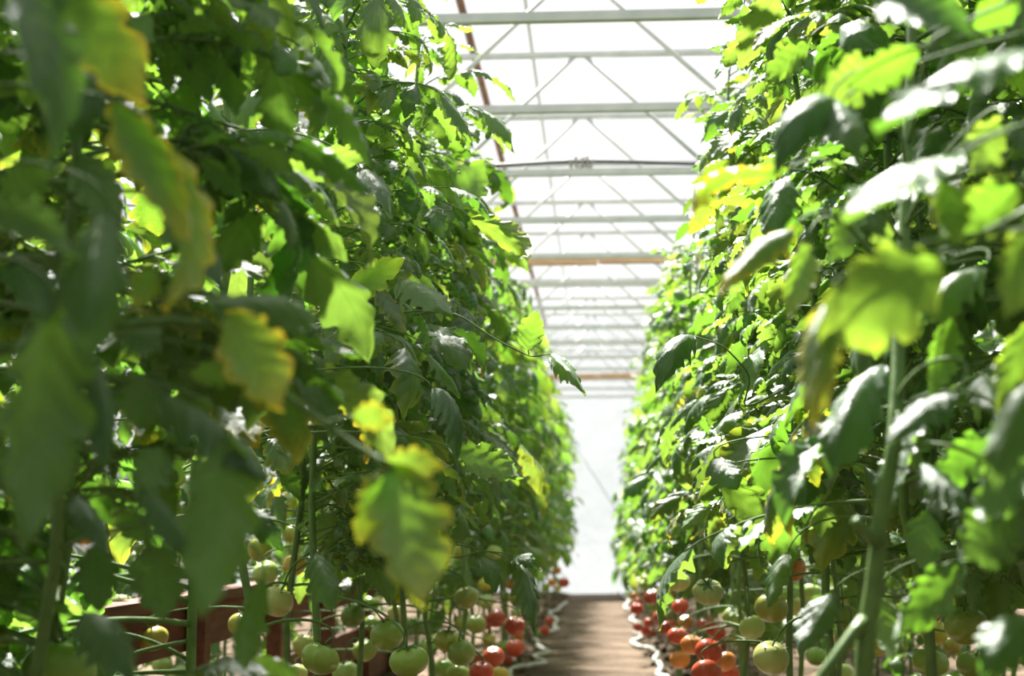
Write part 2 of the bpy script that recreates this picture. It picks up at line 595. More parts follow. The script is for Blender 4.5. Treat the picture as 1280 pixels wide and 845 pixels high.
# ------------------------------------------------------------------ drip hoses along the path
def hose(points, label, rs):
    pts = []
    rr = random.Random(rs)
    x_y = [at(px, py, CAM_H / (CAM_H - at(px, py, 1.0).z)) for px, py in points]
    near = x_y[-1]
    for i in range(60):
        yy = 2.2 + (near.y - 2.2) * i / 60
        pts.append((near.x + 0.045 * math.sin(yy * 6.5) + 0.012 * math.sin(yy * 17), yy))
    dense = []
    for i in range(len(x_y) - 1):
        a, b = x_y[len(x_y) - 1 - i], x_y[len(x_y) - 2 - i]
        for q in range(10):
            w = q / 10
            w2 = w * w * (3 - 2 * w)
            dense.append((a.x + (b.x - a.x) * w2, a.y + (b.y - a.y) * w))
    pts += dense
    last = x_y[0]
    P = [Vector((x, y, max(ground_z(x, y), ground_z(x, y + .04)) + 0.014)) for x, y in pts]
    for _ in range(2):
        P = [P[0]] + [(P[i - 1] + P[i] * 2 + P[i + 1]) / 4 for i in range(1, len(P) - 1)] + [P[-1]]
    o = link('drip_hose', MB().add(*tube(P, 0.0145, 8)).mesh('drip_hose', [M_HOSE]))
    tag(o, label, 'hose', 'white drip hoses on the soil')


hose([(709, 752), (703, 757), (699, 762), (687, 770), (697, 776), (692, 782), (697, 787), (682, 794), (668, 800), (672, 808), (686, 816), (668, 822), (682, 829), (660, 834), (640, 842), (633, 850)],
     'wavy white drip hose lying along left edge of the soil path', 1)
hose([(772, 741), (780, 746), (786, 752), (781, 760), (798, 767), (788, 774), (800, 782), (793, 789), (805, 796), (790, 803), (794, 808), (812, 813), (822, 819), (818, 826), (826, 835), (822, 848)],
     'wavy white drip hose lying along right edge of the soil path', 2)

# ------------------------------------------------------------------ wooden bed wall behind the left row
def bed(name, x, y0, y1, zt, label):
    t = empty(name, (x, (y0 + y1) / 2, 0))
    tag(t, label, 'planter', None)
    h = (y1 - y0) / 2
    for i, (z0, z1, dx) in enumerate(((0.02, 0.15, 0), (0.16, 0.29, 0.006), (0.41, zt - 0.028, 0.0))):
        link('plank', MB().add(*box(-0.016 + dx, 0.016 + dx, -h, h, z0, z1)).mesh('plank', [M_BED], False), t)
    o = link('top_plank', MB().add(*box(-0.03, 0.05, -h - 0.02, h + 0.02, zt - 0.027, zt)).mesh('top_plank', [M_BED], False), t)
    o['label'] = 'worn top plank'
    q = 0
    yy = -h + 0.05
    while yy < h:
        link('post', MB().add(*box(0.023, 0.07, yy - 0.03, yy + 0.03, -0.05, zt - 0.03)).mesh('post', [M_BED], False), t)
        yy += 0.9
        q += 1


bed('planter_bench', -1.10, 1.9, 7.6, 0.56, 'long red-brown plank bench with posts behind the left tomato row')

# ------------------------------------------------------------------ leaflets
def leaflet_geo(seed, curl, fold, n=18, m=3, W=0.55, lobes=5, twist=0.0, crinkle=0.05):
    """A toothed, creased leaflet of unit length: base at the origin, tip towards +Y, upper face towards +Z."""
    r = random.Random(seed)
    v, uv = [], []
    ph = r.uniform(0, 0.3)
    asym = r.uniform(0.85, 1.15)
    pos = Vector((0, 0, 0))
    for i in range(n + 1):
        t = i / n
        an = curl * t ** 1.4
        if i:
            pos = pos + Vector((0, math.cos(an), -math.sin(an))) / n
        tw = twist * t
        prof = (t ** 0.52) * ((1 - t) ** 0.95) * 2.20
        for j in range(-m, m + 1):
            s = j / m
            sg = 1 if s > 0 else -1
            side = asym if s > 0 else 2 - asym
            tt = (t * lobes + ph + (0.23 if s > 0 else 0)) % 1.0
            depth = 0.42 * (1 - 0.6 * t)
            cut = 1 - depth * math.exp(-((tt - 0.5) / 0.17) ** 2) if 0.06 < t < 0.93 else 1
            w = W * 0.5 * prof * side * (1 + (cut - 1) * abs(s) ** 2)
            x = s * w
            sweep = abs(s) * w * 0.42 * (1 - 0.4 * t)
            z = -fold * abs(s) ** 1.7 * w
            z += crinkle * 0.5 * math.sin(2 * math.pi * (t * 6 - abs(s) * 1.3)) * abs(s) * (1 - t * 0.6) * min(1, w * 6)
            z += crinkle * 1.2 * noise.noise(Vector((s * 1.5, t * 3.2, seed * 3.7))) * abs(s)
            x2 = x * math.cos(tw) - z * math.sin(tw)
            z2 = x * math.sin(tw) + z * math.cos(tw)
            tan = Vector((0, math.cos(an), -math.sin(an)))
            nor = Vector((0, math.sin(an), math.cos(an)))
            v.append(pos + Vector((x2, 0, 0)) + nor * z2 + tan * sweep)
            uv.append((s * 0.5 + 0.5, t))
    k = 2 * m + 1
    f = [(i * k + j, i * k + j + 1, (i + 1) * k + j + 1, (i + 1) * k + j) for i in range(n) for j in range(2 * m)]
    return v, f, uv, v[n * k + m].copy()


LIB = []          # fine leaflets, shared by the plants near the camera
LOW = []          # the same shapes with fewer faces for plants farther off
specs = []
rl = random.Random(3)
for i in range(14):
    curl = [0.45, 0.7, 1.0, 1.25, 1.6, 2.0, 0.6][i % 7] * rl.uniform(0.9, 1.15)
    fold = [0.15, 0.5, -0.25, 0.7, 0.35, 0.6, 0.0][i % 7]
    specs.append((curl, fold, rl.uniform(-0.35, 0.35), rl.uniform(0.50, 0.64)))
for i, (cu, fo, tw, wd) in enumerate(specs):
    g = leaflet_geo(i, cu, fo, 32, 4, wd, 4 + i % 2, tw, 0.075)
    me = MB().add(g[0], g[1], 0, g[2]).mesh('leaflet', [M_LEAF], True, True)
    LIB.append((me, g, cu))
    LOW.append(leaflet_geo(i, cu, fo, 12, 2, wd, 4, tw, 0.05))


def frame_from(y_axis, z_hint):
    y = y_axis.normalized()
    z = z_hint - y * z_hint.dot(y)
    if z.length < 1e-5:
        z = y.orthogonal()
    z.normalize()
    x = y.cross(z)
    return Matrix((x, y, z)).transposed()


def leaf_design(seed, Lr, e0, e1, young=False):
    """The stalk of a compound leaf (growing towards +X) and where its leaflets sit."""
    r = random.Random(seed * 17 + 5)
    pts = []
    p = Vector((0, 0, 0))
    n = 14
    side_bend = r.uniform(-0.5, 0.5)
    tang = []
    for i in range(n + 1):
        t = i / n
        e = e0 + (e1 - e0) * t ** 1.2
        a = side_bend * t
        d = Vector((math.cos(e) * math.cos(a), math.cos(e) * math.sin(a), math.sin(e)))
        tang.append(d)
        pts.append(p.copy())
        p += d * (Lr / n)
    lf = []

    def place(t, ang, length, droop):
        i = min(n, int(t * n))
        T = tang[i]
        Sd = T.cross(Vector((0, 0, 1)))
        Sd = Sd.normalized() if Sd.length > 1e-4 else Vector((0, 1, 0))
        N = Sd.cross(T)
        ax = T * math.cos(ang) + Sd * math.sin(ang)
        ax = (ax + Vector((0, 0, -droop))).normalized()
        up = (N + Sd * math.sin(ang) * 0.25 + Vector((r.uniform(-.35, .35), r.uniform(-.35, .35), r.uniform(-.2, .2))) * 1.1).normalized()
        st = 0.008 + 0.012 * r.random()
        base = pts[i] + ax * st
        length *= 1.13
        lf.append((r.randrange(14), base, frame_from(ax, up), length, pts[i].copy(), r.random()))

    k = Lr / 0.30
    place(1.0, r.uniform(-0.2, 0.2), r.uniform(0.105, 0.135) * k, r.uniform(0.0, 0.4))
    for t, ln in ((0.82, 0.095), (0.60, 0.092), (0.38, 0.07)):
        for sd in (1, -1):
            place(t + r.uniform(-.03, .03), sd * r.uniform(0.75, 1.25), ln * k * r.uniform(0.85, 1.2), r.uniform(-0.05, 0.3))
    for t in (0.72, 0.48):
        for sd in (1, -1):
            if r.random() < 0.7:
                place(t, sd * r.uniform(0.9, 1.4), 0.038 * k * r.uniform(0.7, 1.2), r.uniform(0, 0.5))
    rad = [0.0034 * k * (1 - 0.6 * i / n) for i in range(n + 1)]
    return pts, rad, lf, pts[-1] + tang[-1] * 0.1 * k


DESIGN = []
rd = random.Random(8)
for i in range(14):
    if i < 10:
        d = leaf_design(i, rd.uniform(0.24, 0.34), rd.uniform(0.1, 0.6), rd.uniform(-0.8, 0.0))
    else:
        d = leaf_design(i, rd.uniform(0.15, 0.2), rd.uniform(0.5, 0.9), rd.uniform(-0.5, 0.2))
    DESIGN.append(d)
RACHIS, WHOLE, WHOLE_LOW = [], [], []
for pts, rad, lf, tip in DESIGN:
    mb = MB().add(*tube(pts, rad, 6))
    for q in lf:
        mb.add(*tube([q[4], q[1], q[1] + q[2] @ Vector((0, q[3] * 0.1, 0))], [0.0016, 0.0013, 0.0009], 4))
    RACHIS.append(mb.mesh('leaf', [M_STALK]))
    for lst, low in ((WHOLE, False), (WHOLE_LOW, True)):
        mb = MB().add(*tube(pts[::2] if low else pts, rad[::2] if low else rad, 4 if low else 6), 1)
        for q in lf:
            g = LOW[q[0]] if low else LIB[q[0]][1]
            mb.add([q[1] + q[2] @ (p * q[3]) for p in g[0]], g[1], 0, g[2], q[5])
            mb.add(*tube([q[4], q[1]], 0.0013, 3, False), 1)
        lst.append(mb.mesh('leaf', [M_LEAF, M_STALK], True, True))

# ------------------------------------------------------------------ where the tomatoes hang
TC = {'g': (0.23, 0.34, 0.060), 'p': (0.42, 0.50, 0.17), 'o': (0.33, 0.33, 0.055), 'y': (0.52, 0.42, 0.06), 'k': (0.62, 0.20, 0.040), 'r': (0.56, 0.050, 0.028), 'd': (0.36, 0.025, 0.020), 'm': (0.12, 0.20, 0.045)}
LT = [
    (332, 716, 34, 'p', 'pale green tomato above a larger one left of the row, middle left'),
    (346, 752, 42, 'p', 'big pale green tomato below a smaller pale one, clear of leaves'),
    (305, 782, 40, 'o', 'olive tomato half hidden left of the big pale green tomato'),
    (382, 807, 32, 'p', 'pale green tomato tucked behind the large pair at bottom left'),
    (400, 823, 50, 'g', 'large round green tomato nearest the bottom edge, left row'),
    (371, 842, 26, 'p', 'small pale tomato cut by bottom edge, left row'),
    (432, 840, 32, 'p', 'pale green tomato right beside the largest left green one, at bottom edge'),
    (463, 755, 23, 'g', 'small green tomato high behind two stems, left row'),
    (441, 770, 30, 'm', 'dark shaded tomato behind stems, left row'),
    (465, 780, 21, 'g', 'small green tomato under the one behind two stems'),
    (484, 794, 42, 'g', 'large glossy green tomato in the centre of the left cluster'),
    (456, 813, 30, 'g', 'green tomato lower left of the glossy central one'),
    (511, 826, 48, 'g', 'large ribbed green tomato low in the left cluster, beside curled stalk'),
    (496, 766, 25, 'p', 'pale green tomato above the glossy central one, left cluster'),
    (520, 783, 25, 'm', 'dark green tomato between the glossy pair, left cluster'),
    (535, 809, 24, 'g', 'green tomato on the right shoulder of the ribbed one'),
    (560, 801, 34, 'o', 'yellow-green tomato below an arched stalk, left row'),
    (577, 816, 36, 'g', 'segmented green tomato at the right end of the left cluster'),
    (556, 836, 28, 'g', 'green tomato at bottom edge beneath the arched stalk'),
    (573, 843, 30, 'g', 'green tomato cut by the bottom edge under the segmented one'),
    (583, 747, 31, 'g', 'single tall green tomato hanging above the left red ones'),
    (580, 778, 22, 'o', 'olive tomato with a pale scar above the segmented one'),
    (595, 780, 26, 'g', 'green oval tomato directly left of red ones'),
    (607, 730, 20, 'y', 'yellowish tomato under the drooping dark leaf, left row'),
    (608, 752, 21, 'p', 'light green tomato beneath the yellowish one, left row'),
    (640, 731, 16, 'k', 'orange tomato highest in the left red cluster'),
    (647, 751, 19, 'o', 'green and yellow tomato right of the orange one, left cluster'),
    (632, 747, 15, 'o', 'small olive tomato left under the orange one'),
    (620, 773, 24, 'd', 'dark red tomato upper left in the left red cluster'),
    (606, 778, 20, 'r', 'red tomato behind the green oval one'),
    (643, 782, 27, 'd', 'dark red tomato with dark centre, middle of left red cluster'),
    (661, 768, 18, 'r', 'red tomato behind the drooping dark leaf tip'),
    (645, 766, 13, 'p', 'tiny pale tomato between the two dark red ones'),
    (617, 821, 27, 'r', 'large bright red tomato low in the left red cluster'),
    (644, 810, 23, 'r', 'bright red tomato nearest the path in the left red cluster'),
    (628, 808, 18, 'p', 'pale green tomato squeezed between two bright red ones, left'),
    (611, 800, 18, 'y', 'orange and green tomato above the large bright red one, left'),
    (602, 840, 30, 'r', 'red tomato cut by the bottom edge, left row'),
    (625, 843, 22, 'y', 'yellow-green tomato at bottom edge right of the red one, left row'),
    (632, 824, 18, 'd', 'dim red tomato behind the large bright red one, left'),
    (670, 792, 13, 'g', 'small green tomato beside the white hose, left'),
    (681, 788, 13, 'r', 'small red tomato lower of the pair beside left hose'),
    (687, 776, 11, 'r', 'small red tomato upper of the pair beside left hose'),
    (696, 713, 12, 'k', 'far orange-red tomato against the end wall, left row, topmost'),
    (705, 728, 13, 'r', 'far red tomato jutting out over the path end, left row'),
    (690, 728, 11, 'k', 'far orange tomato left of the jutting red one'),
    (682, 734, 12, 'g', 'far green tomato below the far orange one, left row'),
    (698, 735, 9, 'y', 'far yellowish tomato just under the jutting red one'),
    (648, 794, 15, 'k', 'orange tomato under the dark-centred red one, left'),
    (596, 824, 18, 'r', 'small red tomato behind the segmented green one'),
    (545, 842, 20, 'k', 'pinkish tomato at bottom edge beneath green ones, left'),
    (74, 838, 88, 'g', 'very large ribbed green tomato in the bottom left corner'),
    (151, 757, 34, 'p', 'pale green tomato with orange flank behind left stems'),
    (162, 644, 40, 'o', 'blurred olive tomato high in left foreground leaves'),
    (150, 682, 36, 'o', 'blurred olive tomato under another in left foreground leaves'),
    (192, 798, 38, 'o', 'green and orange tomato low between left stems'),
    (203, 832, 26, 'p', 'pale ribbed tomato near bottom edge, far left'),
    (224, 843, 24, 'p', 'pale tomato cut by bottom edge between left stems'),
    (107, 670, 26, 'k', 'orange tomato hidden behind dark leaf, far left'),
    (250, 797, 24, 'p', 'pale tomato partly covered by the big dark green leaf, left'),
    (325, 686, 32, 'o', 'olive tomato above the pale pair, left'),
    (368, 706, 30, 'y', 'yellow-olive tomato under a curled dark leaf, left'),
    (364, 667, 24, 'o', 'olive tomato above the yellow-olive one, left'),
    (8, 580, 40, 'k', 'blurred orange-brown tomato at left frame edge'),
    (220, 598, 26, 'o', 'olive tomato between left foreground leaves'),
    (411, 122, 14, 'g', 'tiny green tomato high up in the left foliage'),
    (524, 745, 20, 'm', 'dark green tomato in shade behind the hanging yellow-green leaf'),
    (577, 690, 22, 'o', 'olive tomato above the long dark leaf stalk, left row'),
    (618, 690, 20, 'p', 'pale green tomato showing over the dark leaf stalk, left row'),
]
RT = [
    (885, 740, 37, 'p', 'pale green tomato showing its dark calyx, right row by the path'),
    (849, 728, 28, 'p', 'pale green tomato highest at the path side of the right row'),
    (850, 758, 22, 'r', 'red tomato under the highest pale green one, right row'),
    (847, 795, 25, 'r', 'bright red tomato at the path side above an orange-red pair'),
    (865, 806, 28, 'k', 'orange-red tomato right of the bright red path-side one'),
    (886, 814, 33, 'r', 'large red tomato in the middle of the right red heap'),
    (883, 781, 23, 'd', 'dark red tomato behind a grey-green leaf, right row'),
    (896, 790, 23, 'r', 'red tomato right of the dark red one, right heap'),
    (850, 824, 26, 'k', 'dull orange tomato lowest on the path side, right heap'),
    (906, 827, 29, 'k', 'orange tomato lower right in the right red heap'),
    (883, 840, 36, 'r', 'big red-orange tomato cut by the bottom edge, right row'),
    (911, 841, 26, 'r', 'red tomato at bottom edge right of the big one'),
    (898, 805, 20, 'd', 'dim red tomato deep in the right heap'),
    (988, 710, 37, 'k', 'orange tomato with spread calyx high among right leaves'),
    (964, 760, 40, 'o', 'large olive green tomato behind the straight stem, right row'),
    (986, 742, 25, 'g', 'green tomato just beneath the orange one with calyx'),
    (993, 758, 27, 'p', 'pale green tomato left of three above the serrated leaf'),
    (1015, 742, 28, 'p', 'pale green tomato right of three above the serrated leaf'),
    (964, 822, 45, 'p', 'large pale green tomato low beside the straight right stem'),
    (940, 784, 33, 'p', 'pale ribbed green tomato left of the straight right stem'),
    (921, 798, 22, 'o', 'olive tomato beside the large red heap, right row'),
    (1055, 771, 36, 'g', 'yellow-green tomato left of the thick forked stem'),
    (1063, 744, 31, 'g', 'green tomato above the yellow-green one by forked stem'),
    (1060, 797, 34, 'o', 'olive tomato below the yellow-green one by forked stem'),
    (1093, 808, 30, 'o', 'olive tomato right behind the thick forked stem'),
    (1051, 842, 30, 'p', 'pale tomato at bottom edge left of forked stem'),
    (1038, 741, 18, 'p', 'small pale tomato between the trio and forked stem'),
    (1208, 782, 52, 'g', 'large green tomato upper right of the right corner cluster'),
    (1168, 790, 34, 'y', 'yellow-orange tomato left of the right corner cluster'),
    (1260, 768, 20, 'r', 'bright red tomato at right frame edge, upper of two'),
    (1273, 780, 22, 'r', 'orange-red tomato at right frame edge, lower of two'),
    (1163, 828, 44, 'g', 'large green tomato at bottom edge, left of corner cluster'),
    (1218, 832, 42, 'g', 'large green tomato at bottom edge, centre of corner cluster'),
    (1270, 800, 42, 'g', 'green tomato behind dark leaf in bottom right corner'),
    (1163, 772, 26, 'k', 'brownish orange tomato topmost of the corner cluster'),
    (1234, 758, 18, 'k', 'small orange tomato behind thin stem, far right'),
    (917, 771, 27, 'g', 'dark green tomato with calyx beside the pale one, right row'),
    (1104, 751, 22, 'g', 'green tomato just right of the thick forked stem'),
    (796, 761, 16, 'r', 'far red tomato over the right hose, lower of two'),
    (794, 745, 13, 'k', 'far pinkish orange tomato at the head of the right row'),
    (799, 752, 13, 'r', 'far light red tomato above the right hose'),
    (816, 746, 22, 'd', 'dark red tomato between the far green and orange ones, right row'),
    (833, 744, 19, 'k', 'orange and green tomato left of the highest pale green one'),
    (817, 758, 16, 'g', 'green tomato beneath the dark red one, right row'),
    (825, 771, 18, 'r', 'red tomato beneath two green ones, path side, right row'),
    (834, 764, 17, 'g', 'small green tomato between red ones, path side, right row'),
    (797, 784, 13, 'r', 'small red tomato leftmost of four beside right hose'),
    (807, 789, 13, 'r', 'small red tomato lowest of four beside right hose'),
    (811, 778, 13, 'r', 'small red tomato topmost of four beside right hose'),
    (815, 790, 11, 'd', 'small dark red tomato rightmost of four beside right hose'),
    (832, 785, 18, 'd', 'dark red tomato between the hose group and the heap'),
    (857, 778, 19, 'k', 'pinkish orange tomato above the bright red path-side one'),
    (844, 779, 14, 'r', 'small red tomato above and left of the bright red path-side one'),
    (853, 722, 20, 'g', 'green tomato behind the highest pale green one, right row'),
    (805, 732, 14, 'g', 'far green tomato under leaves at the head of right row'),
    (822, 737, 10, 'y', 'tiny yellow tomato above the dark red far one'),
    (948, 805, 22, 'o', 'olive tomato above left of the large pale low one'),
    (1020, 712, 18, 'm', 'dark green tomato in shade right of orange one with calyx'),
    (1190, 806, 24, 'o', 'shaded olive tomato in the middle of the corner cluster'),
    (1020, 820, 26, 'g', 'green tomato low behind the low side shoot, right row'),
]
T = []
rt = random.Random(77)
for side, lst in ((-1, LT), (1, RT)):
    for px, py, d, c, lab in lst:
        dia = {'g': 0.071, 'p': 0.068, 'o': 0.069, 'y': 0.062, 'k': 0.066, 'r': 0.066, 'd': 0.064, 'm': 0.064}[c] * rt.uniform(0.96, 1.04)
        y = F * dia / d
        if d > 80:
            y = 1.5
            dia = d * y / F
        if 'tiny' in lab:
            dia *= 0.6
            y *= 0.6
        T.append([px, py, d, c, lab, side, y])
for _ in range(60):
    moved = False
    for i in range(len(T)):
        for j in range(i):
            a, b = T[i], T[j]
            pa, pb = at(a[0], a[1], a[6]), at(b[0], b[1], b[6])
            ra, rb = a[2] * a[6] / F / 2, b[2] * b[6] / F / 2
            if (pa - pb).length < (ra + rb) * 0.97:
                far, near = (a, b) if a[6] > b[6] else (b, a)
                far[6] *= 1.012
                near[6] *= 0.994
                moved = True
    if not moved:
        break

TOM_PX = [(t[0], t[1], t[2] * 0.62, t[6]) for t in T]


def hides_fruit(pts):
    """True when a leaf with these points would hang in front of the low fruit clusters."""
    for p in pts:
        x, y, z = px_of(p)
        if y < 640 or z < 0.3:
            continue
        if z < 5.2 and y > 672 and 600 < x < 915:
            return True
        for tx, ty, tr, tz in TOM_PX:
            if z < tz and (x - tx) ** 2 + (y - ty) ** 2 < (tr + 0.03 * F / z) ** 2:
                return True
    return False


# ------------------------------------------------------------------ the tomato plants
PLANTS = []


class Plant:
    pass


def stem_at(P, z):
    z = max(0.0, min(P.h, z))
    a = z / P.h
    i = min(len(P.path) - 2, int(a * (len(P.path) - 1)))
    w = a * (len(P.path) - 1) - i
    return P.path[i] * (1 - w) + P.path[i + 1] * w


def make_plant(x, y, h, side, label, group, rr, path=None, r0=0.0085):
    P = Plant()
    P.base = Vector((x, y, ground_z(x, y) - 0.01))
    P.root = empty('tomato_plant', P.base)
    tag(P.root, label, 'tomato plant', group)
    P.h, P.side, P.y, P.x = h, side, y, x
    if path is None:
        lean = Vector((rr.uniform(-.05, .05), rr.uniform(-.06, .06), 0))
        s = rr.random() * 50
        path = [P.base + Vector((0, 0, h * i / 16)) + lean * (i / 16) + Vector((noise.noise(Vector((s, i * 0.35, 0))), noise.noise(Vector((s, i * 0.35, 9))), 0)) * 0.045 * min(1, i / 4) for i in range(17)]
    P.path = path
    P.h = path[-1].z - P.base.z
    n = len(path)
    o = link('stem', MB().add(*tube([p - P.base for p in path], [r0 * (1 - 0.55 * i / (n - 1)) for i in range(n)], 8)).mesh('stem', [M_STEM]), P.root)
    P.n = 0
    PLANTS.append(P)
    return P


def add_leaf(P, pos, az, d, sc, tilt, roll, detail, rr, tint, yellow):
    M = Matrix.Translation(pos - P.base) @ Matrix.Rotation(az, 4, 'Z') @ Matrix.Rotation(tilt, 4, 'Y') @ Matrix.Rotation(roll, 4, 'X') @ Matrix.Scale(sc, 4)
    col = (tint[0], tint[1], tint[2], 1 - yellow)
    if detail == 2:
        o = link('leaf', RACHIS[d], P.root)
        o.matrix_local = M
        for q in DESIGN[d][2]:
            c = link('leaflet', LIB[q[0]][0], o)
            c.matrix_local = Matrix.Translation(q[1]) @ q[2].to_4x4() @ Matrix.Scale(q[3], 4)
            c.color = col
    else:
        o = link('leaf', (WHOLE if detail else WHOLE_LOW)[d], P.root)
        o.matrix_local = M
        o.color = col
    if yellow > 0.5:
        o['label'] = 'yellowing leaf'
    P.n += 1


def leafing(P, n, detail, rr, zmin, inner, ymin=1.35, beside=False):
    """Scatter a plant's leaves up its stem; those that would block the path are turned away or dropped."""
    k = 0
    side_r = P.side > 0 and abs(P.x) < 1
    tries = 0
    az = rr.uniform(0, 6.28)
    while k < n and tries < n * 8:
        tries += 1
        a = (k + rr.random()) / n
        z = zmin + (P.h - zmin) * a ** 0.95
        az += 2.4 + rr.uniform(-.3, .3)
        top = z > P.h - 0.14
        d = rr.randrange(10, 14) if top or (rr.random() < 0.12) else rr.randrange(0, 10)
        sc = rr.uniform(0.85, 1.28) * (0.85 if top else 1.0)
        ca = math.cos(az) * (-P.side)         # +1 = out towards the path
        if ca < -0.45 and P.y > 2.6 and rr.random() < 0.6:
            continue
        pos = stem_at(P, z)
        M = Matrix.Rotation(az, 4, 'Z')
        tip = pos + M @ (DESIGN[d][3] * sc)
        reach = (tip.x - XC) * P.side
        if side_r and not beside:
            inner = 0.17 + 0.17 * min(1.0, max(0.0, (tip.z - 0.75) / 0.75))
        if reach < inner + rr.uniform(-0.08, 0.06):
            sc *= 0.62
            tip = pos + M @ (DESIGN[d][3] * sc)
            if (tip.x - XC) * P.side < inner - 0.05:
                az += 0.9
                continue
        if tip.y < ymin or pos.y < ymin - 0.1:
            continue
        if tip.z < (0.12 if zmin < 0.3 else (0.28 if P.y > 6 else 0.40)) + 0.12 * rr.random():
            continue
        if beside:
            M2 = Matrix.Translation(pos) @ M @ Matrix.Scale(sc, 4)
            q2 = [px_of(M2 @ (q[1] + q[2] @ Vector((0, q[3] * w, 0)))) for q in DESIGN[d][2] for w in (0, 1)]
            if any(w[2] > -0.1 and (-60 < w[0] < 1340) and (-60 < w[1] < 905) for w in q2) or any(w[2] > 0 and w[2] < 0.25 and abs(w[0] - 640) < 1800 for w in q2):
                continue
        elif P.y < 9:
            M2 = Matrix.Translation(pos) @ M @ Matrix.Scale(sc, 4)
            if hides_fruit([M2 @ (q[1] + q[2] @ Vector((0, q[3] * w, -0.02))) for q in DESIGN[d][2] for w in (0.5, 0.95)]):
                continue
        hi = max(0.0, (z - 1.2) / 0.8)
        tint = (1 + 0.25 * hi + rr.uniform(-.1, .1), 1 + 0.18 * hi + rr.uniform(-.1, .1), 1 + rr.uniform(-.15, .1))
        yel = rr.uniform(0.5, 0.9) if (rr.random() < 0.05 and z < 1.2) else (rr.uniform(0.15, .4) if rr.random() < .2 else 0.0)
        add_leaf(P, pos, az, d, sc, rr.uniform(-.25, .3), rr.uniform(-.4, .4), detail, rr, tint, yel)
        k += 1


def level(y):
    return ORD[max(0, min(13, round(y / STEP - K0)))] + ' roof truss'


rr = random.Random(21)
rows = {-1: [], 1: []}
for side in (-1, 1):
    nm = 'left' if side < 0 else 'right'
    for q in range(3):
        P = make_plant((-0.56 if side < 0 else 0.46) + rr.uniform(-.05, .05), -0.5 + 0.36 * q, rr.uniform(1.85, 2.0), side, f'tomato plant beside the camera in the {nm} row, outside the frame', f'tomato plants beside the camera, {nm} row', rr)
        rows[side].append(P)
    y = 0.62 if side < 0 else 0.70
    i = 0
    while y < 16.9:
        xb = (-0.54 if side < 0 else 0.42) + rr.uniform(-.06, .06) + (0.10 * side if i % 2 else -0.02 * side)
        if i < 20:
            extra = {0: 'mostly outside the frame', 1: 'right at the frame edge'}.get(i, 'with fruit low on its stem' if i < 11 else 'among hazy foliage')
            lab, grp = f'{ORD[i]} tomato plant from the camera in the {nm} row, {extra}', f'tomato plants of the {nm} row'
        else:
            lab, grp = f'distant tomato plant of the {nm} row, level with the {level(y)}', f'{nm} row plants level with the {level(y)}'
        path = None
        r0 = 0.0085
        if side > 0 and i == 2:
            y = 1.27
            pp = [(1076, 1150), (1076, 1000), (1078, 900), (1082, 800), (1092, 735), (1097, 690), (1100, 650), (1110, 600), (1118, 555), (1122, 480), (1124, 400), (1130, 300), (1135, 180), (1140, 60), (1140, -60), (1142, -180), (1140, -260)]
            path = [at(a, b, y + 0.03 * max(0, j - 8) + 0.002 * j) for j, (a, b) in enumerate(pp)]
            path[0].z = 0.0
            xb = path[0].x
            r0 = 0.0095
        P = make_plant(xb, y, rr.uniform(1.82, 2.05), side, lab, grp, rr, path, r0)
        rows[side].append(P)
        i += 1
        y += (0.33 if y < 8 else 0.40) + rr.uniform(-.04, .04)

for side in (-1, 1):
    for i, P in enumerate(rows[side]):
        if P.y < 1.1:
            leafing(P, 60, 1, rr, 0.4, 0.22, -9, True)
            continue
        det = 2 if P.y < 2.5 else (1 if P.y < 5.5 else 0)
        cnt = 74 if P.y < 2.2 else (66 if side < 0 else 56) if P.y < 6 else (54 if P.y < 9 else 34)
        leafing(P, cnt, det, rr, (0.46 if P.y > 4.5 else 0.40 if P.y < 2.3 else 0.60) if side < 0 or P.y > 4.5 else 0.66, 0.20, 1.3 if side < 0 else 1.45)

for side in (-1, 1):
    nm = 'left' if side < 0 else 'right'
    y = 1.5
    while y < 12:
        xb = (-1.62 if side < 0 else 1.30) + rr.uniform(-.08, .08)
        P = make_plant(xb, y, rr.uniform(2.0, 2.2), side, f'second-row tomato plant glimpsed behind the {nm} row, {"level with the " + level(y) if y > 3.9 else "nearer than any roof truss"}', f'second-row plants behind the {nm} row, {level(y) if y > 3.9 else "nearest stretch"}', rr)
        leafing(P, 40 if y < 7 else 28, 0, rr, 0.18, 0.7, 1.2)
        y += 0.42 + rr.uniform(-.05, .05)


def nearest(p, ymin=0.0):
    return min((P for P in PLANTS if abs(P.x) < 1.1 and P.y >= ymin), key=lambda P: (stem_at(P, p.z + 0.05) - p).length)


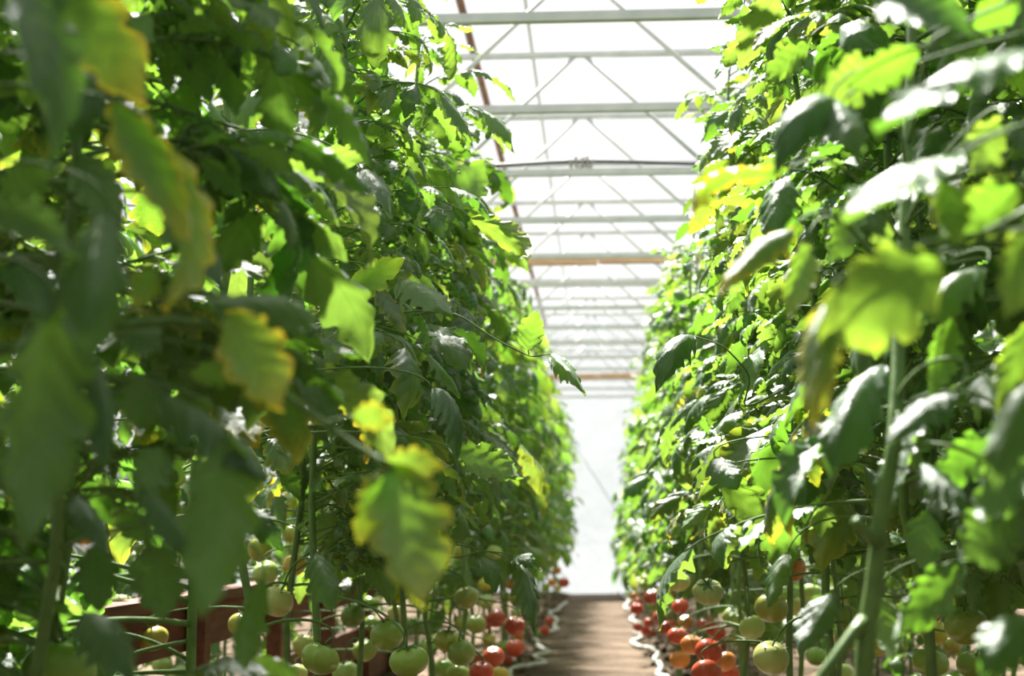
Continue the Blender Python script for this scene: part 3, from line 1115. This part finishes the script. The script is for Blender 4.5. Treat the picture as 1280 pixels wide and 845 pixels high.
# ------------------------------------------------------------------ single leaves that stand out in the photograph
def hero(base, tip, y0, y1, wpx, lib, roll=0.0, under=False, tint=(1, 1, 1), yellow=0.0, side=-1, stalk=None, free=False, label=None, arch_up=0.08, stalk_r=0.0018):
    p0, p1 = at(*base, y0), at(*tip, y1)
    me, g, cu = LIB[lib]
    chord = g[3]
    ca = math.atan2(-chord.z, chord.y)
    ax = p1 - p0
    L = ax.length / chord.length
    view = (Vector((0, 0, CAM_H)) - (p0 + p1) / 2).normalized()
    up = view * (-1 if under else 1)
    R = frame_from(ax, up)
    if (R @ Matrix.Rotation(-roll, 3, 'Y')).col[2].z > (R @ Matrix.Rotation(roll, 3, 'Y')).col[2].z:
        roll = -roll
    R = R @ Matrix.Rotation(roll, 3, 'Y') @ Matrix.Rotation(ca, 3, 'X')
    W = wpx / F * (y0 + y1) / 2 / max(0.5, math.cos(roll))
    w0 = max(abs(p.x) for p in g[0]) * 2
    pl = min(rows[side], key=lambda P: abs(P.y - (y0 + y1) / 2) + 0.25 * (stem_at(P, p0.z) - p0).length)
    root = pl.root
    sp = stem_at(pl, p0.z + 0.02)
    if stalk:
        path = [p0] + [at(a, b, q) for a, b, q in stalk]
        e = path[-1]
        full = []
        for i in range(len(path) - 1):
            for w in range(6):
                full.append(path[i].lerp(path[i + 1], w / 6))
        full.append(e)
        if not free:
            full += bez(e, e.lerp(sp, 0.35) + Vector((0, 0, 0.02)), e.lerp(sp, 0.7), sp, 6)[1:]
        for _ in range(3):
            full = [full[0]] + [(full[i - 1] + full[i] * 2 + full[i + 1]) / 4 for i in range(1, len(full) - 1)] + [full[-1]]
    else:
        back = (p0 - p1).normalized() * 0.05
        full = bez(p0, p0 + back + Vector((0, 0, 0.01)), p0.lerp(sp, 0.6) + Vector((0, 0, arch_up * 0.6)), sp, 12)
    n = len(full)
    o = link('leaf', MB().add(*tube([p - pl.base for p in full], [stalk_r * (0.6 + 0.7 * i / (n - 1)) for i in range(n)], 6)).mesh('leaf', [M_STALK]), root)
    if label:
        o['label'] = label
    c = link('leaflet', me, o)
    R3 = R.to_4x4()
    c.matrix_local = Matrix.Translation(p0 - pl.base) @ R3 @ Matrix.Diagonal((W / w0, L, L, 1))
    c.color = (*tint, 1 - yellow)
    return o


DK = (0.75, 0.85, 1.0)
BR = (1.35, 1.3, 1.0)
# left foreground
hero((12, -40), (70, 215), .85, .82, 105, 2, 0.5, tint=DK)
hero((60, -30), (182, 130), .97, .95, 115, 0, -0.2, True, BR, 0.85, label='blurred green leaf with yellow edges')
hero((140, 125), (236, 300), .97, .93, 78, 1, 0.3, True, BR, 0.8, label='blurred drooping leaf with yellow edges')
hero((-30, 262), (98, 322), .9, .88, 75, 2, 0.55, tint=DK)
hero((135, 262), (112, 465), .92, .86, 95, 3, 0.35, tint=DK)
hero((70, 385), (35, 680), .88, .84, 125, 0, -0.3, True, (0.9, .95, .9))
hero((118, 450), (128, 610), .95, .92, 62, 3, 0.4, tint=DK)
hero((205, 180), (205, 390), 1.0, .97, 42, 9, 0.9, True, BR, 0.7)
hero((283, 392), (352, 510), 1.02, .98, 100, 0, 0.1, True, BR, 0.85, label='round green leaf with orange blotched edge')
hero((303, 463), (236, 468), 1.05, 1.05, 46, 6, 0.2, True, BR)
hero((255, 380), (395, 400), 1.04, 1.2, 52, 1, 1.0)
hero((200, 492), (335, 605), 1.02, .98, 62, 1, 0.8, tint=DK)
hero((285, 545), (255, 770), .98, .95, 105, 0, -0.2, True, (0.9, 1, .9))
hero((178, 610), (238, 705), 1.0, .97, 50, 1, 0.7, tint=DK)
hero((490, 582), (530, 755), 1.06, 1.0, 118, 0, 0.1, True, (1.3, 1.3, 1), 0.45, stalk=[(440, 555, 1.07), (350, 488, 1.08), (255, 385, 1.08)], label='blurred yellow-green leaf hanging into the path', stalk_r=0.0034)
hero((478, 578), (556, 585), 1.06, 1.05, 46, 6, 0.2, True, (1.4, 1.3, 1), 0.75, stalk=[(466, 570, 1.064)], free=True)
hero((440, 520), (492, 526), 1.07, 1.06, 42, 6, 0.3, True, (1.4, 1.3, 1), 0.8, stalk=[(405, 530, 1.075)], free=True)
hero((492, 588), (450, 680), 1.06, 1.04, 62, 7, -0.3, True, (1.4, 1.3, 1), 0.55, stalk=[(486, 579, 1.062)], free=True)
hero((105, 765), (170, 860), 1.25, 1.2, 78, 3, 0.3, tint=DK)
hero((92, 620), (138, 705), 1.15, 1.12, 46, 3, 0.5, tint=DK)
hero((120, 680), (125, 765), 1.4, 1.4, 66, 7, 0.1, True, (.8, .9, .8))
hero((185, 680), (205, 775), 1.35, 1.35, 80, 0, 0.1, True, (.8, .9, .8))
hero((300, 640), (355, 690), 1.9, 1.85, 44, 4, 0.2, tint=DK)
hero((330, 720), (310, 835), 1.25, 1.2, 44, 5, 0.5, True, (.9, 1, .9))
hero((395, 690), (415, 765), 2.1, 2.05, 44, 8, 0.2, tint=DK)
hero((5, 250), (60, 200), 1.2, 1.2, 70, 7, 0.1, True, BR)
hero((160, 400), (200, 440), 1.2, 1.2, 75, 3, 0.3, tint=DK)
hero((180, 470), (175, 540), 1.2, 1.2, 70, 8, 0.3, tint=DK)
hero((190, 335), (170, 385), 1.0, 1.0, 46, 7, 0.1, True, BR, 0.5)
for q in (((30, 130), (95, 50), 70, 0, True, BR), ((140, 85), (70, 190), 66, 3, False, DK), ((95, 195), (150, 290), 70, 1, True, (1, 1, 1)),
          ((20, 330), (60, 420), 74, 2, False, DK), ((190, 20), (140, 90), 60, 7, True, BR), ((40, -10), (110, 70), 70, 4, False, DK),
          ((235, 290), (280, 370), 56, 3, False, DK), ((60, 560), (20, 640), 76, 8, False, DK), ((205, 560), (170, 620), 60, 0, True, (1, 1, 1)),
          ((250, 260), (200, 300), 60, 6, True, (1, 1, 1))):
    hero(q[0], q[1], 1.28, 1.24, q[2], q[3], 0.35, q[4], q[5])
# left, nearer the plane of focus
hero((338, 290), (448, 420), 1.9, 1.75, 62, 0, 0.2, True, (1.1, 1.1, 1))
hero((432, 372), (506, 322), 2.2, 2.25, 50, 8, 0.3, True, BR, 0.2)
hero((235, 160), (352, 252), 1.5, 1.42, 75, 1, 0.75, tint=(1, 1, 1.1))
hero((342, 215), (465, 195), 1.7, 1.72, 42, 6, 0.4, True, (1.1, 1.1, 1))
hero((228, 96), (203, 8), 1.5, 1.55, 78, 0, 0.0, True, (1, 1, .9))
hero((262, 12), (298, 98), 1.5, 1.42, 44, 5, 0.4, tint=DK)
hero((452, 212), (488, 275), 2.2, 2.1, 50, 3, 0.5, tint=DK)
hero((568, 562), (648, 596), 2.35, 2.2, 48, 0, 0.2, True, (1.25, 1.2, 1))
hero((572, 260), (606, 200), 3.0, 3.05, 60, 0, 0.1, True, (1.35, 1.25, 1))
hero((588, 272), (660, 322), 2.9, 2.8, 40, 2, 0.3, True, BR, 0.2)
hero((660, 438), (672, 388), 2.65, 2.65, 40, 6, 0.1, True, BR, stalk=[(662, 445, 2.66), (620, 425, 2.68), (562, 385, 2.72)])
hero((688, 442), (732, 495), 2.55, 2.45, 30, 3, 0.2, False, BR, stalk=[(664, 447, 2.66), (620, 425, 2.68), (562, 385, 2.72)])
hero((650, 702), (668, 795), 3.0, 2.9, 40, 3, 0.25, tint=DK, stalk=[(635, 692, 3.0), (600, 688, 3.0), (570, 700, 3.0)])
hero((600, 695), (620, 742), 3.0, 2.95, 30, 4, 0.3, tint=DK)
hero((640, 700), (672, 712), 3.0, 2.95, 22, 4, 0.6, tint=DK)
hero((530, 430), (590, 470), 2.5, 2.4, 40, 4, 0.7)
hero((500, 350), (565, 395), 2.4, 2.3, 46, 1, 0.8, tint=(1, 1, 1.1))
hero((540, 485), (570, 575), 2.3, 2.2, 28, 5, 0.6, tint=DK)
# right foreground
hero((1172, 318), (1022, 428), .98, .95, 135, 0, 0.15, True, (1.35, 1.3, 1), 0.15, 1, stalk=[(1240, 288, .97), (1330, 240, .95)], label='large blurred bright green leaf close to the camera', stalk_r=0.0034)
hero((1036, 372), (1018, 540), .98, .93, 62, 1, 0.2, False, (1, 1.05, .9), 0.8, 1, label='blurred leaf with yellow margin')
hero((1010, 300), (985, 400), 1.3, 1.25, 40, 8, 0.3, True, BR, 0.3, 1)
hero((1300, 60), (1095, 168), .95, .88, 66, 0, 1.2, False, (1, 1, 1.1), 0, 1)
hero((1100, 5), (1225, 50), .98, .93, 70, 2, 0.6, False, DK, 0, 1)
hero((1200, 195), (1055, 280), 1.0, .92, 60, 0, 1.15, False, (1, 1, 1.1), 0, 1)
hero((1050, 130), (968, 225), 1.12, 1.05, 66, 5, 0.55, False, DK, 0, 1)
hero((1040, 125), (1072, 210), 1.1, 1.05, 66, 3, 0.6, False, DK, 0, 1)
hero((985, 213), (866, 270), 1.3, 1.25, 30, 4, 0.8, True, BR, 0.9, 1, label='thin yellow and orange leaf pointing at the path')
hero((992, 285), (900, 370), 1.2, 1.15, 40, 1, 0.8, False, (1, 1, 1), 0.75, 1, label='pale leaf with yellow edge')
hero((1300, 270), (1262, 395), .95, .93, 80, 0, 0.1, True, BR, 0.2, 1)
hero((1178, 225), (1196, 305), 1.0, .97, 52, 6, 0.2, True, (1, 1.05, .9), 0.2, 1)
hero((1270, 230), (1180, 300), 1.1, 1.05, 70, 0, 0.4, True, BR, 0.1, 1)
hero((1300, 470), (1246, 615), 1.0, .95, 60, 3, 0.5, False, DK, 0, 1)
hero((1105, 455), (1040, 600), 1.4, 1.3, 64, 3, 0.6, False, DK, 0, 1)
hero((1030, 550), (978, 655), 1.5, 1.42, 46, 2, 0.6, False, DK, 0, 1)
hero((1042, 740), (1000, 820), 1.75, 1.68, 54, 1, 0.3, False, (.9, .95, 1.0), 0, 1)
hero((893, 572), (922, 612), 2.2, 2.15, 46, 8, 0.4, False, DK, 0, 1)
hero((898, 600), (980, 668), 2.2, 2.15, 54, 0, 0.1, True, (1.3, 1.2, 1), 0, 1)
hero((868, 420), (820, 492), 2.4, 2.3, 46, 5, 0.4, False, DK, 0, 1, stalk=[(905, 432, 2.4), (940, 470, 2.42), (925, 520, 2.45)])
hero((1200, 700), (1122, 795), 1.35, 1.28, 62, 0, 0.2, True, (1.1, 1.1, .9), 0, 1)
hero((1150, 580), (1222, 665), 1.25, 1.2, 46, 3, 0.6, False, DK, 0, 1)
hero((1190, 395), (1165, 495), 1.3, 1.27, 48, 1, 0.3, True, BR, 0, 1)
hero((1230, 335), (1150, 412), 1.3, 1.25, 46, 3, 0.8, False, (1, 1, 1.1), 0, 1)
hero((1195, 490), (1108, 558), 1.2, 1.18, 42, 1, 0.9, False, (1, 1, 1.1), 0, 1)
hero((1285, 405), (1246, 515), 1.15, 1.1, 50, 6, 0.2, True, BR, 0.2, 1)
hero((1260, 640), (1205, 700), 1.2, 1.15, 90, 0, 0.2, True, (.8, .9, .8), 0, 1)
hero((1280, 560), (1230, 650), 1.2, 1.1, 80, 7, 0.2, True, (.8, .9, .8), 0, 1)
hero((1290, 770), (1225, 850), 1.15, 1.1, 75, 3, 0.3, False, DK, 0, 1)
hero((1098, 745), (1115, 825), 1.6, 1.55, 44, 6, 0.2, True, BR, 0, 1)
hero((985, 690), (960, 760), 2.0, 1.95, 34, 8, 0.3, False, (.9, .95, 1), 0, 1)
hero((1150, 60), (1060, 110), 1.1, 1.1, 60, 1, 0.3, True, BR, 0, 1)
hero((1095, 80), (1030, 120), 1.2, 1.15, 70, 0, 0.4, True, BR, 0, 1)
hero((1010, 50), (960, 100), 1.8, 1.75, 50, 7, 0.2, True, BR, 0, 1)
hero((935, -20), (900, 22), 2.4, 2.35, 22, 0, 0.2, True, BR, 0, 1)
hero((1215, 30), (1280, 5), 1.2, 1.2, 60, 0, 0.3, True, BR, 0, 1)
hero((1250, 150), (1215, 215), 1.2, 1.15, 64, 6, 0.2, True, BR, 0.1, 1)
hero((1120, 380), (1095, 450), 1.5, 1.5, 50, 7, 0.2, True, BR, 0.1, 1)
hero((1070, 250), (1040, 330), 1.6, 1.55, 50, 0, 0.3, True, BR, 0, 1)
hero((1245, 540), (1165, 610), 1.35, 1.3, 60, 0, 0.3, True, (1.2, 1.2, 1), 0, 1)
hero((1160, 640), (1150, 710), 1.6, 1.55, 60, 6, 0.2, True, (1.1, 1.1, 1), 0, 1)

# stub and low side shoot of the forked stem on the right
hp = rows[1][5]
a, b = at(1096, 676, 1.275), at(1068, 650, 1.26)
link('side_shoot', MB().add(*tube([a - hp.base, a.lerp(b, 0.5) - hp.base + Vector((0, 0, -0.002)), b - hp.base], [0.0075, 0.006, 0.005], 8)).mesh('side_shoot', [M_STEM]), hp.root)
a, b = at(1080, 775, 1.272), at(1030, 842, 1.25)
link('side_shoot', MB().add(*tube([a - hp.base, at(1068, 790, 1.265) - hp.base, b - hp.base, at(985, 910, 1.25) - hp.base], [0.0062, 0.0055, 0.005, 0.004], 8)).mesh('side_shoot', [M_STEM]), hp.root)

# ------------------------------------------------------------------ tomatoes
def tomato_mesh(seed, flat, ribs, rib):
    v, f = [], []
    r = random.Random(seed)
    n, m = 28, 16
    ph = r.uniform(0, 6)
    for i in range(m + 1):
        th = math.pi * i / m
        for k in range(n):
            a = 2 * math.pi * k / n
            rad = math.sin(th)
            z = math.cos(th) * flat
            if th < 0.9:
                z -= 0.20 * math.exp(-(th / 0.30) ** 2)
            rb = 1 + rib * math.cos(ribs * a + ph) * math.sin(th) ** 0.5 * (0.35 + 0.65 * (math.cos(th) * 0.5 + 0.5))
            wob = 1 + 0.03 * math.cos(2 * a + ph * 2)
            v.append((rad * rb * wob * math.cos(a), rad * rb * wob * math.sin(a), z))
    for i in range(m):
        for k in range(n):
            k2 = (k + 1) % n
            f.append((i * n + k, (i + 1) * n + k, (i + 1) * n + k2, i * n + k2))
    return MB().add(v, f).mesh('tomato', [M_TOM])


TOM = [tomato_mesh(1, 0.88, 5, 0.015), tomato_mesh(2, 0.82, 6, 0.04), tomato_mesh(3, 0.92, 5, 0.01), tomato_mesh(4, 0.78, 8, 0.06)]
mb = MB()
for k in range(6):
    a = 2 * math.pi * k / 6 + 0.2
    d = Vector((math.cos(a), math.sin(a), 0))
    s = Vector((-math.sin(a), math.cos(a), 0))
    vs = []
    for t, w, z in ((0.0, 0.05, 0.0), (0.22, 0.10, 0.035), (0.45, 0.085, 0.03), (0.66, 0.05, 0.06), (0.82, 0.006, 0.16)):
        c = d * t + Vector((0, 0, z + (0.05 if k % 2 else 0) * t))
        vs += [c - s * w, c + s * w + Vector((0, 0, 0.01))]
    mb.add(vs, [(2 * i, 2 * i + 1, 2 * i + 3, 2 * i + 2) for i in range(4)])
CALYX = mb.mesh('calyx', [M_CALYX])
STALKS = []
for q in range(3):
    STALKS.append(MB().add(*tube([(0, 0, -0.05), (0.03 * q, 0, 0.18), (0.09, 0.03 * q, 0.36), (0.2, 0.05 * q, 0.52)], [0.06, 0.05, 0.06, 0.05], 6)).mesh('fruit_stalk', [M_STALK]))

for px, py, d, c, lab, side, y in T:
    r = d * y / F / 2
    p = at(px, py, y)
    if p.z < r + 0.02:
        y *= (CAM_H - r - 0.02) / max(0.05, CAM_H - p.z)
        p = at(px, py, y)
        r = d * y / F / 2
    o = link('tomato', TOM[rt.choice((0, 0, 1, 2, 3) if c in 'gpo' else (0, 1, 2))])
    o.location = p
    o.scale = (r, r, r)
    tilt = rt.uniform(0.1, 0.5)
    az = rt.uniform(0, 6.28)
    if 'calyx' in lab:
        tilt, az = 0.75, math.atan2(-p.y, -p.x)
    ax = Vector((math.cos(az), math.sin(az), 0))
    o.rotation_mode = 'QUATERNION'
    o.rotation_quaternion = Vector((0, 0, 1)).rotation_difference((Vector((0, 0, 1)) * math.cos(tilt) + ax * math.sin(tilt))) @ Quaternion((0, 0, 1), rt.uniform(0, 6.28))
    col = TC[c]
    o.color = (*[v * rt.uniform(0.88, 1.12) for v in col], 1)
    tag(o, lab, 'tomato', f"tomatoes on the {'left' if side < 0 else 'right'} row")
    flat = 0.66
    cx = link('calyx', CALYX, o)
    cx.location = (0, 0, flat)
    st = link('stalk', STALKS[rt.randrange(3)], o)
    st.location = (0, 0, flat)
    # the truss stalk that carries it, part of the plant
    Rm = o.rotation_quaternion.to_matrix()
    top = p + Rm @ Vector((0.17, 0.03, flat + 0.46)) * r
    pl = nearest(top, 1.0)
    sp = stem_at(pl, max(0.12, top.z + rt.uniform(0.01, 0.06)))
    mid1 = top + (Rm @ Vector((0.3, 0.05, 0.6))) * r + Vector((0, 0, 0.01))
    cv = bez(top, mid1, top.lerp(sp, 0.55) + Vector((0, 0, 0.045)), sp, 10)
    link('fruit_truss', MB().add(*tube([q - pl.base for q in cv], [0.0017 + 0.0016 * i / 10 for i in range(11)], 6)).mesh('fruit_truss', [M_STALK]), pl.root)

# support twines from the plants up to the roof trusses
for i, (P, yk) in enumerate(((rows[1][11], 0), (rows[1][14], 1), (rows[-1][12], 0), (rows[-1][16], 1))):
    topp = stem_at(P, P.h * 0.97)
    yy = STEP * (K0 + yk)
    e = Vector((topp.x, yy, Z_LOW - 0.016))
    o = link('support_twine', MB().add(*tube([Vector((0, 0, 0)), (topp - e) * 0.5 + Vector((0, 0, -0.01)), topp - e], 0.0013, 5)).mesh('support_twine', [M_TWINE]))
    o.location = e
    nm = 'left' if P.side < 0 else 'right'
    tag(o, f"thin pale twine from the {ORD[yk]} truss down to the {nm} row", 'twine', 'support twines')
